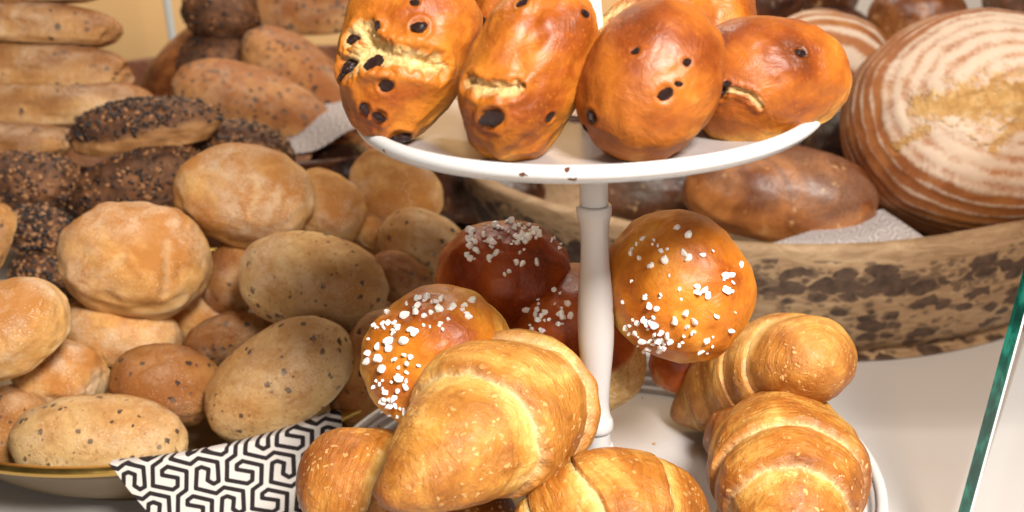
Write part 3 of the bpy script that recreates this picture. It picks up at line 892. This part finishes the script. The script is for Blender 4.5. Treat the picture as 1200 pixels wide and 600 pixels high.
roll('dark_flax_roll', (425, 293, 509, 360), .250, 'small speckled roll directly right of the oval speckled roll', GF, theta=-25, roll=50, ratio=(1, .8, .62), seed=167)
roll('flax_roll', (436, 247, 552, 330), .300, 'pale speckled roll behind the darkest sugared bun', GF, theta=-28, roll=55, ratio=(1, .8, .62), seed=173, lump=.04)
roll('plain_roll', (405, 175, 523, 272), .365, 'golden plain roll standing on edge under the upper plate rim', GP, theta=-35, roll=20, ratio=(1, .8, .45), seed=179, lump=.04, sq=2.3)
roll('plain_roll', (414, 244, 456, 300), .330, 'tiny visible part of a pinkish roll behind the oval speckled roll', GP, theta=-40, roll=50, ratio=(1, .8, .6), seed=181)
roll('dark_flax_roll', (385, 360, 475, 500), .150, 'shaded speckled roll between the diagonal roll and the sugared bun', GF, theta=70, roll=50, ratio=(1, .75, .6), seed=191)
roll('dark_flax_roll', (236, 280, 312, 372), .265, 'dark shaded roll in the gap below the topmost roll', GF, theta=70, roll=45, ratio=(1, .8, .6), seed=193)
# rolls lower in the heap that carry the ones above
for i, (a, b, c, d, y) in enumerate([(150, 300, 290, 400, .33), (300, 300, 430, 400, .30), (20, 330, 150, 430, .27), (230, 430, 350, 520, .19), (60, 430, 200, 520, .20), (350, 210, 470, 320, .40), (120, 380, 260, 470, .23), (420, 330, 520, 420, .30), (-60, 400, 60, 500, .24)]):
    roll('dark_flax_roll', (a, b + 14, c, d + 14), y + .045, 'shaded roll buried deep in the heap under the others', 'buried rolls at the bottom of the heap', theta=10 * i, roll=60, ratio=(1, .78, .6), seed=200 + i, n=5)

# ================================================================== DARK SEEDED ROLLS, FLAT BREADS, BACKGROUND LEFT
GD = 'dark seeded rolls behind the light rolls'
def under_crust(p, v, a):
    a['crumb'] = sstep(.25, -.25, v[:, 2] + .25 * vnoise(v, 3, 5)); return p
def dark(box, y, label, n_seeds=900, pale=.3, post=None, **kw):
    o = bun('seeded_roll', 'seeded', box, y, label, 'seeded roll', GD, post=post, lump=.08, n=6, **kw)
    put_seeds(o, n_seeds, .0010, .0036, pale, 7)
    return o
dark((78, 113, 260, 184), .43, 'dark seeded roll with a bare brown side, topmost of the seeded rolls', theta=7, roll=70, ratio=(1, .55, .36), seed=301, post=under_crust, pale=.12)
dark((80, 168, 250, 262), .40, 'fully seed-covered roll directly under the topmost seeded one', theta=14, roll=60, ratio=(1, .6, .42), seed=303)
dark((-30, 177, 100, 250), .42, 'seeded roll at the left edge under the short flat bread', theta=-5, roll=60, ratio=(1, .6, .42), seed=305, pale=.35)
dark((-2, 240, 100, 310), .36, 'lowest dark seeded roll just above the floured roll at the left edge', theta=-20, roll=50, ratio=(1, .6, .45), seed=307, post=under_crust)
dark((10, 296, 110, 352), .33, 'mostly hidden seeded roll between the left-edge roll and broad folded roll', theta=-10, roll=60, ratio=(1, .6, .45), seed=309, n_seeds=900)
dark((225, 140, 345, 205), .46, 'reddish seeded roll peeking over the topmost light roll', theta=-8, roll=60, ratio=(1, .6, .45), seed=311, pale=.4)
dark((150, 230, 240, 300), .38, 'seeded roll in the shade behind the broad folded roll', theta=0, roll=60, ratio=(1, .6, .45), seed=313, n_seeds=700)
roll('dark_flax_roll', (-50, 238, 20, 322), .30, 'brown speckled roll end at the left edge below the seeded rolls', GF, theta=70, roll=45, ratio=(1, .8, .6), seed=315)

GC = 'flat breads stacked at the upper left'
def flatb(box, y, label, **kw):
    return bun('flat_bread', 'ciabatta', box, y, label, 'flat bread', GC, lump=.06, sq=2.9, flat=.75, n=6, **kw)
flatb((-70, -34, 128, 8), .58, 'highest flat bread of the stack, cut by the top of the photo', theta=2, roll=84, ratio=(1, .4, .26), seed=321)
flatb((-70, 1, 145, 56), .57, 'second flat bread from the top with a dark speck near its end', theta=-3, roll=84, ratio=(1, .38, .27), seed=323)
flatb((-70, 50, 158, 108), .56, 'third flat bread from the top with a floury rounded end', theta=-1, roll=84, ratio=(1, .38, .27), seed=325)
flatb((-60, 90, 181, 149), .55, 'fourth and longest flat bread resting above the topmost seeded roll', theta=1, roll=84, ratio=(1, .38, .27), seed=327)
flatb((-70, 137, 88, 186), .52, 'lowest and shortest flat bread of the stack, with a dark patch', theta=-4, roll=70, ratio=(1, .55, .36), seed=329)

GL = 'speckled long breads in the back basket'
bun('long_bread', 'long_roll', (200, 68, 395, 182), .66, 'blurred speckled long bread in front at the back left', 'bread', GL, theta=-20, roll=50, ratio=(1, .52, .42), seed=341, lump=.03, taper=-.1)
bun('long_bread', 'long_roll', (283, 28, 432, 176), .74, 'blurred speckled bread leaning behind the front long one', 'bread', GL, theta=-42, roll=50, ratio=(1, .48, .4), seed=343, lump=.03)
bun('long_bread', 'long_roll', (286, -26, 440, 42), .82, 'blurred orange-brown bread at the top beside the split raisin bun', 'bread', GL, theta=0, roll=55, ratio=(1, .5, .42), seed=345, lump=.03)
bun('brown_loaf', 'rustic', (156, 18, 350, 168), .84, 'large dark brown loaf sloping in front of the peach wall', 'loaf', theta=38, roll=45, ratio=(1, .62, .5), seed=347, lump=.03)
o = bun('seeded_roll', 'seeded', (212, -30, 312, 48), .80, 'blurred seeded roll at the top edge beside the grey post', 'seeded roll', GD, theta=-10, roll=55, ratio=(1, .7, .5), seed=349, lump=.05, n=5); put_seeds(o, 400, .002, .0034, .2, 3)
o = bun('seeded_roll', 'seeded', (208, 36, 296, 106), .78, 'blurred blackish seeded roll lying on the dark brown loaf', 'seeded roll', GD, theta=20, roll=55, ratio=(1, .7, .5), seed=351, lump=.05, n=5); put_seeds(o, 400, .002, .0034, .1, 3)
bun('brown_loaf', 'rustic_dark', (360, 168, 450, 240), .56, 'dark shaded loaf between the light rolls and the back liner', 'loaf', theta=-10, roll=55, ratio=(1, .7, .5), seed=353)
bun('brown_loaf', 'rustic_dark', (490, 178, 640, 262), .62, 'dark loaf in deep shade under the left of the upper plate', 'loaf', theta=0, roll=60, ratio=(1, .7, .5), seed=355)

# back-left basket (wide shallow crate of dark wood) under the far breads
bk = empty('basket', (-.46, .86, 0)); tag(bk, 'wide dark basket under the blurred long breads at the back left', 'basket')
pr = smooth_profile([(0, .01), (.26, .012), (.33, .07), (.36, .125), (.364, .13), (.370, .125), (.34, .06), (.28, .001), (0, .001)], 5)
v, f = lathe(pr, 120); link_mesh('basket_wall', v, f, M['rustic_dark'], parent=bk, attrs=dict(toast=np.ones(len(v)) * .5, flour=np.zeros(len(v))))

# ================================================================== WOODEN BOWL + LOAVES
bx_, by_, bR, bz = .19, .655, .365, .123
prs = [(0, .02), (.26, .025), (.325, .06), (.345, .105), (.350, .119), (.353, .123), (.3575, .1238), (.362, .1232), (.3655, .120), (.3660, .112), (.3655, .104), (.361, .085), (.352, .055), (.338, .025), (.318, .006), (.306, .001), (0, .001)]
v, f = lathe(smooth_profile(prs, 7), 360)
ang = np.arctan2(v[:, 1], v[:, 0]); rr = np.hypot(v[:, 0], v[:, 1])
dz = .0035 * np.sin(ang * 5 + 1) + .003 * vnoise(v, 9, 3)
v[:, 2] += dz * sstep(.02, .12, v[:, 2])
rfac = 1 + .006 * vnoise(v, 7, 8)
v[:, 0] *= rfac; v[:, 1] *= rfac
hb = .1095 + .004 * vnoise(v * np.array([1, 1, 0]), 40, 4) + .004 * vnoise(v * np.array([1, 1, 0]), 12, 5)
outer = (rr > .30)
inner_i = np.tile(np.arange(v.shape[0] // 360), 360) < 50
bark = sstep(hb + .0015, hb - .0015, v[:, 2]) * outer * (~inner_i)
band = np.exp(-((v[:, 2] - .088) / .010) ** 2)
bowl = link_mesh('wooden_bowl', v, f, M['wood'], attrs=dict(bark=bark, band=band))
bowl.location = (bx_, by_, 0)
tag(bowl, 'wide hollowed wooden bowl with black bark spots below a bare rim', 'bowl')

GB = 'loaves heaped in the wooden bowl'
bun('brown_loaf', 'rustic', (800, 168, 1030, 290), .43, 'dark reddish oval loaf lying just inside the wooden bowl rim', 'loaf', GB, theta=-6, roll=58, ratio=(1, .62, .5), seed=401, lump=.035, sq=2.1, taper=.06)
def ring_post(p, v, a):
    # floured rings left by a coiled proving basket
    q = p / np.abs(p).max(0)
    rad = np.sqrt(q[:, 0] ** 2 + q[:, 1] ** 2)
    w = rad * 1.0 + .02 * vnoise(v, 3, 8)
    z = q[:, 2]
    arc = np.arctan2(rad, np.clip(z + .25, -.4, 2)) + .030 * vnoise(v, 2.2, 3) + .012 * vnoise(v, 9, 4)      # grows steadily from top to base
    ring = .5 + .5 * np.cos(arc * 2 * math.pi / .104 + .5)
    st = (ring ** 2.0 * .9 + .02) * sstep(1.62, 1.25, arc) * (.75 + .25 * vnoise(v, 4, 6))
    st = np.maximum(st, sstep(.86, .66, arc) * (.66 + .34 * ring))
    a['stripe'] = st
    nr = v
    return p + nr * ((ring - .5) * .0005)[:, None]
bun('striped_loaf', 'striped', (984, 9, 1345, 284), .47, 'huge round floured loaf with pale rings and a torn cross on top', 'loaf', GB, theta=0, tilt=0, roll=14, ratio=(1, .82, .5), seed=403, lump=.02, sq=2.1, flat=.5, n=7,
    post=ring_post, cracks=[([(1078, 124), (1110, 122), (1150, 114), (1200, 108), (1260, 100)], .0105, .005, 1.0), ([(1130, 120), (1170, 116), (1230, 108)], .0155, .004, 1.0), ([(1175, 118), (1250, 106)], .021, .003, 1.0),
                            ([(1050, 172), (1068, 160), (1088, 150)], .0042, .003, .9), ([(1100, 140), (1125, 150), (1150, 168), (1168, 172), (1185, 158), (1200, 150)], .0016, .002, .7), ([(1165, 172), (1185, 152), (1215, 138)], .005, .004, .9)])
def ring_post2(p, v, a):
    q = p / np.abs(p).max(0)
    a['stripe'] = (.5 + .5 * np.cos(q[:, 1] * 2 * math.pi / .30)) * sstep(-.1, .45, q[:, 2]); return p
bun('striped_loaf', 'striped', (896, 10, 1048, 122), .66, 'smaller striped loaf blurred behind the wide right-hand raisin bun', 'loaf', GB, theta=-12, roll=60, ratio=(1, .7, .6), seed=405, lump=.03, post=ring_post2)
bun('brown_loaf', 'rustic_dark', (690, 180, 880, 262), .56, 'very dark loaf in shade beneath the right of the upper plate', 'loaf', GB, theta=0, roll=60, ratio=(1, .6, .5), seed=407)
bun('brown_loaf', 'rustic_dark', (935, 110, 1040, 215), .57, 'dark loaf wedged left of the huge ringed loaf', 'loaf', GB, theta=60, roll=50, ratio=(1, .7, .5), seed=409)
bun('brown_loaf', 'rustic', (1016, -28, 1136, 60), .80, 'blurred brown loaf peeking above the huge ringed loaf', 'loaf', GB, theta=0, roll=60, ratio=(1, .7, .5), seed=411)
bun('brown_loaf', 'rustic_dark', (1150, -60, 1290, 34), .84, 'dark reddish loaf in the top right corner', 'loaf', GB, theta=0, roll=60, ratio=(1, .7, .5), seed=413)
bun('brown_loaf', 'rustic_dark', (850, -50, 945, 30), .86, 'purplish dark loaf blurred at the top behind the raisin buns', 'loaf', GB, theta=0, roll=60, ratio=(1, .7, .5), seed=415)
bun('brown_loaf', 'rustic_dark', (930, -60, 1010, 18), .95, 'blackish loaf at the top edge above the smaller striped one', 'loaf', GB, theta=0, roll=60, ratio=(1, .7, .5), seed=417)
# buried support in the bowl
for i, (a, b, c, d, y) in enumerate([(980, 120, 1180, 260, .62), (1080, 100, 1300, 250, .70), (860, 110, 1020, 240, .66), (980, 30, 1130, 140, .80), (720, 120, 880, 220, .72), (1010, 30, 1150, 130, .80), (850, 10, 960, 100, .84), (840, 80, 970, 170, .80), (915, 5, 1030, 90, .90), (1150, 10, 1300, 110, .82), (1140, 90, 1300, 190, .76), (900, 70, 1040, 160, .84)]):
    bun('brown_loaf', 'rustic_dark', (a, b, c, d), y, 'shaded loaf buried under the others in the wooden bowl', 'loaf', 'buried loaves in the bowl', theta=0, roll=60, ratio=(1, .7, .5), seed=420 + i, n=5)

# ================================================================== NAPKINS
def ink_pattern(u, w):
    """hexagonal key pattern: two interlocking meander lines repeated on a slanted lattice"""
    A = [(190, 275), (130, 320), (130, 470), (280, 505), (315, 480), (315, 415), (200, 390), (200, 355), (240, 325), (380, 365), (380, 510)]
    B = [(410, 310), (465, 265), (605, 300), (615, 450), (580, 470), (535, 440), (540, 355), (490, 335), (455, 350), (450, 500), (600, 545)]
    T1 = np.array([545., -27.]); T2 = np.array([190., 235.])
    Mi = np.linalg.inv(np.array([T1, T2]).T)
    s_ = Mi[0, 0] * u + Mi[0, 1] * w; t_ = Mi[1, 0] * u + Mi[1, 1] * w
    fs_ = s_ - np.floor(s_); ft_ = t_ - np.floor(t_)
    x = fs_ * T1[0] + ft_ * T2[0]; y = fs_ * T1[1] + ft_ * T2[1]
    best = np.full(u.shape, 999.0)
    for path in (A, B):
        for di in (-2, -1, 0, 1):
            for dj in (-2, -1, 0, 1):
                o_ = T1 * di + T2 * dj
                for a, b in zip(path[:-1], path[1:]):
                    ax, ay = a[0] + o_[0], a[1] + o_[1]; dx, dy = b[0] - a[0], b[1] - a[1]
                    if max(ax, ax + dx) < -40 or min(ax, ax + dx) > 780 or max(ay, ay + dy) < -70 or min(ay, ay + dy) > 280: continue
                    t = np.clip(((x - ax) * dx + (y - ay) * dy) / (dx * dx + dy * dy), 0, 1)
                    best = np.minimum(best, np.hypot(x - ax - t * dx, y - ay - t * dy))
    return best
def sheet(name, fn, nu, nv, mat, scale_u, scale_w, rot=0.0, thick=.0006):
    us = np.linspace(0, 1, nu); ws = np.linspace(0, 1, nv)
    U, W = np.meshgrid(us, ws, indexing='ij')
    pts, su, sw = fn(U, W)
    ca, sa = math.cos(rot), math.sin(rot)
    a = (su * ca - sw * sa) / scale_u * 235; b = (su * sa + sw * ca) / scale_w * 235
    d = ink_pattern(a.ravel(), b.ravel())
    ink = 1 - sstep(14, 20, d)
    idx = np.arange(nu * nv).reshape(nu, nv)
    fs = np.stack([idx[:-1, :-1], idx[1:, :-1], idx[1:, 1:], idx[:-1, 1:]], -1).reshape(-1, 4)
    o = link_mesh(name, pts.reshape(-1, 3), fs.tolist(), M[mat], attrs=dict(ink=ink))
    md = o.modifiers.new('thickness', 'SOLIDIFY'); md.thickness = thick; md.offset = 1
    return o
def nap_fn(U, W):
    # W: 0 inside the tray -> 1 hanging outside; U: along the rim
    phi0 = R(-82.5) ; phi1 = R(-41)
    ss = W * .13
    inside = .022
    r = np.where(ss < inside, tR - .020 + ss, tR + .002 + (ss - inside) * .36)
    z = np.where(ss < inside, tz + .0056 - (inside - ss) ** 2 * 22, tz + .0056 - (ss - inside) * .90 * sstep(-.008, .014, ss - inside))
    z = np.maximum(z, .0015 + 0 * z)
    phi = phi0 + (phi1 - phi0) * U + (1 - U) * (ss - inside) * 3.0 * (ss > inside) - U * (ss - inside) * 1.2 * (ss > inside)
    x = tx + r * np.cos(phi); y = ty + r * np.sin(phi)
    z = z + .0012 * np.sin(phi * 17) * sstep(.03, .1, ss)
    return np.stack([x, y, z], -1), x, -(z * .89 + y * .45)
nap = sheet('napkin', nap_fn, 900, 420, 'napkin', .0180, .0192, 0.0)
tag(nap, 'white paper napkin printed with a black hexagonal maze, draped over the tray rim', 'napkin')
def lin_fn(U, W):
    # folded corner of liner standing up against the bowl rim between the two loaves
    a = at(868, 292, .335); b = at(1100, 285, .335); c = at(1034, 246, .41)
    a, b, c = map(np.array, (a, b, c))
    e0 = a + (b - a) * U[..., None]
    pk = 1 - np.abs(U - .70) / np.where(U < .7, .70, .30)
    top = e0 + (c - (a + (b - a) * .70)) * (np.clip(pk, 0, 1) ** .9)[..., None] * 1.2
    p = e0 + (top - e0) * W[..., None] - np.array([0, 0, .006])
    return p, U * .25, W * .08 + .02 * np.sin(U * 6)
lin = sheet('paper_liner', lin_fn, 300, 120, 'liner', .022, .022, R(20))
tag(lin, 'grey patterned paper liner showing between the oval loaf and ringed loaf', 'liner')
def lin2_fn(U, W):
    a = np.array(at(300, 196, .53)); b = np.array(at(432, 150, .53)); c = np.array(at(300, 150, .70)); 
    p = a + (b - a) * U[..., None] + (c - a) * (W * 1.0)[..., None] + np.array([0, 0, 1]) * (.004 * np.sin(U * 9 + W * 3))[..., None]
    return p, U * .12, W * .16
lin2 = sheet('paper_liner', lin2_fn, 200, 160, 'liner', .022, .022, R(10))
tag(lin2, 'grey patterned paper liner under the long breads left of the upper plate', 'liner')

# ================================================================== GLASS PANE
def box_from(name, corners_bottom, corners_top, mat, parent):
    V = [Vector(c) for c in corners_bottom + corners_top]
    F_ = [(3, 2, 1, 0), (4, 5, 6, 7)] + [(i, (i + 1) % 4, (i + 1) % 4 + 4, i + 4) for i in range(4)]
    return link_mesh(name, V, F_, mat, parent=parent, smooth=False)
gp = empty('glass_pane', at(1125, 600, .02)); gp.location = (0, 0, 0)
tag(gp, 'clear upright glass pane with a polished green edge at the right', 'glass pane')
e0 = at(1112, 640, .02); e1 = at(1252, 120, .045)      # bottom and top of the left arris of the green edge
d_in = Vector((.42, .90, 0)).normalized(); d_n = Vector((.92, -.30, 0)).normalized()
T = .0066
def quad(p, a, b, s, t): return [p, p + a * s, p + a * s + b * t, p + b * t]
nb = quad(e0, d_n, d_in, T, .0012); nt = quad(e1, d_n, d_in, T, .0012)
box_from('edge', nb, nt, M['glass_edge'], gp)
b0, b1 = e0 + d_n * (T + .0002), e1 + d_n * (T + .0002)
box_from('bevel', quad(b0, d_n, d_in, .0011, .0012), quad(b1, d_n, d_in, .0011, .0012), M['glass_light'], gp)  # pale strip, its highlight put into the colour
g0, g1 = e0 + d_in * .0016, e1 + d_in * .0016
box_from('pane', quad(g0, d_n, d_in, T, .42), quad(g1, d_n, d_in, T, .42), M['glass'], gp)

# far grey post of the display case
pz = at(200, 30, 1.2)
v, f = lathe(smooth_profile([(.0, -.6), (.0055, -.6), (.0055, .5), (0, .5)], 2), 16)
p_ = link_mesh('display_post', v + np.array([pz.x, pz.y, .6]), f, M['post']); tag(p_, 'thin grey upright post against the peach wall', 'post')

# ================================================================== LIGHT
W = bpy.data.worlds.new('World'); scene.world = W; W.use_nodes = True
bg = W.node_tree.nodes['Background']; bg.inputs[0].default_value = (1.0, .84, .68, 1); bg.inputs[1].default_value = .022
def area(name, loc, target, size, power, col=(1, .95, .88)):
    l = bpy.data.lights.new(name, 'AREA'); l.shape = 'RECTANGLE'; l.size = size[0]; l.size_y = size[1]; l.energy = power; l.color = col
    o = bpy.data.objects.new(name, l); COL.objects.link(o); o.location = loc
    o.rotation_euler = (Vector(target) - Vector(loc)).to_track_quat('-Z', 'Y').to_euler()
    return o
area('window_light', (.52, -.88, 1.24), (-.05, .10, .1), (.30, .36), 55, (1, .94, .86))
area('front_fill', (-.10, -1.45, .75), (-.05, .1, .15), (.9, .5), 6, (1, .90, .78))
area('back_ceiling_light', (-.35, 1.0, 1.35), (-.30, .65, .1), (.3, .3), 5.0, (1, .88, .74))
area('wall_light', (-.5, 1.3, 1.5), (-.4, 1.9, .2), (.6, .3), 20, (1, .92, .82))

# ------------------------------------------------------------------ render
scene.render.engine = 'CYCLES'
scene.view_settings.view_transform = 'Standard'; scene.view_settings.look = 'None'
scene.view_settings.exposure = 0.0; scene.view_settings.gamma = 1.0
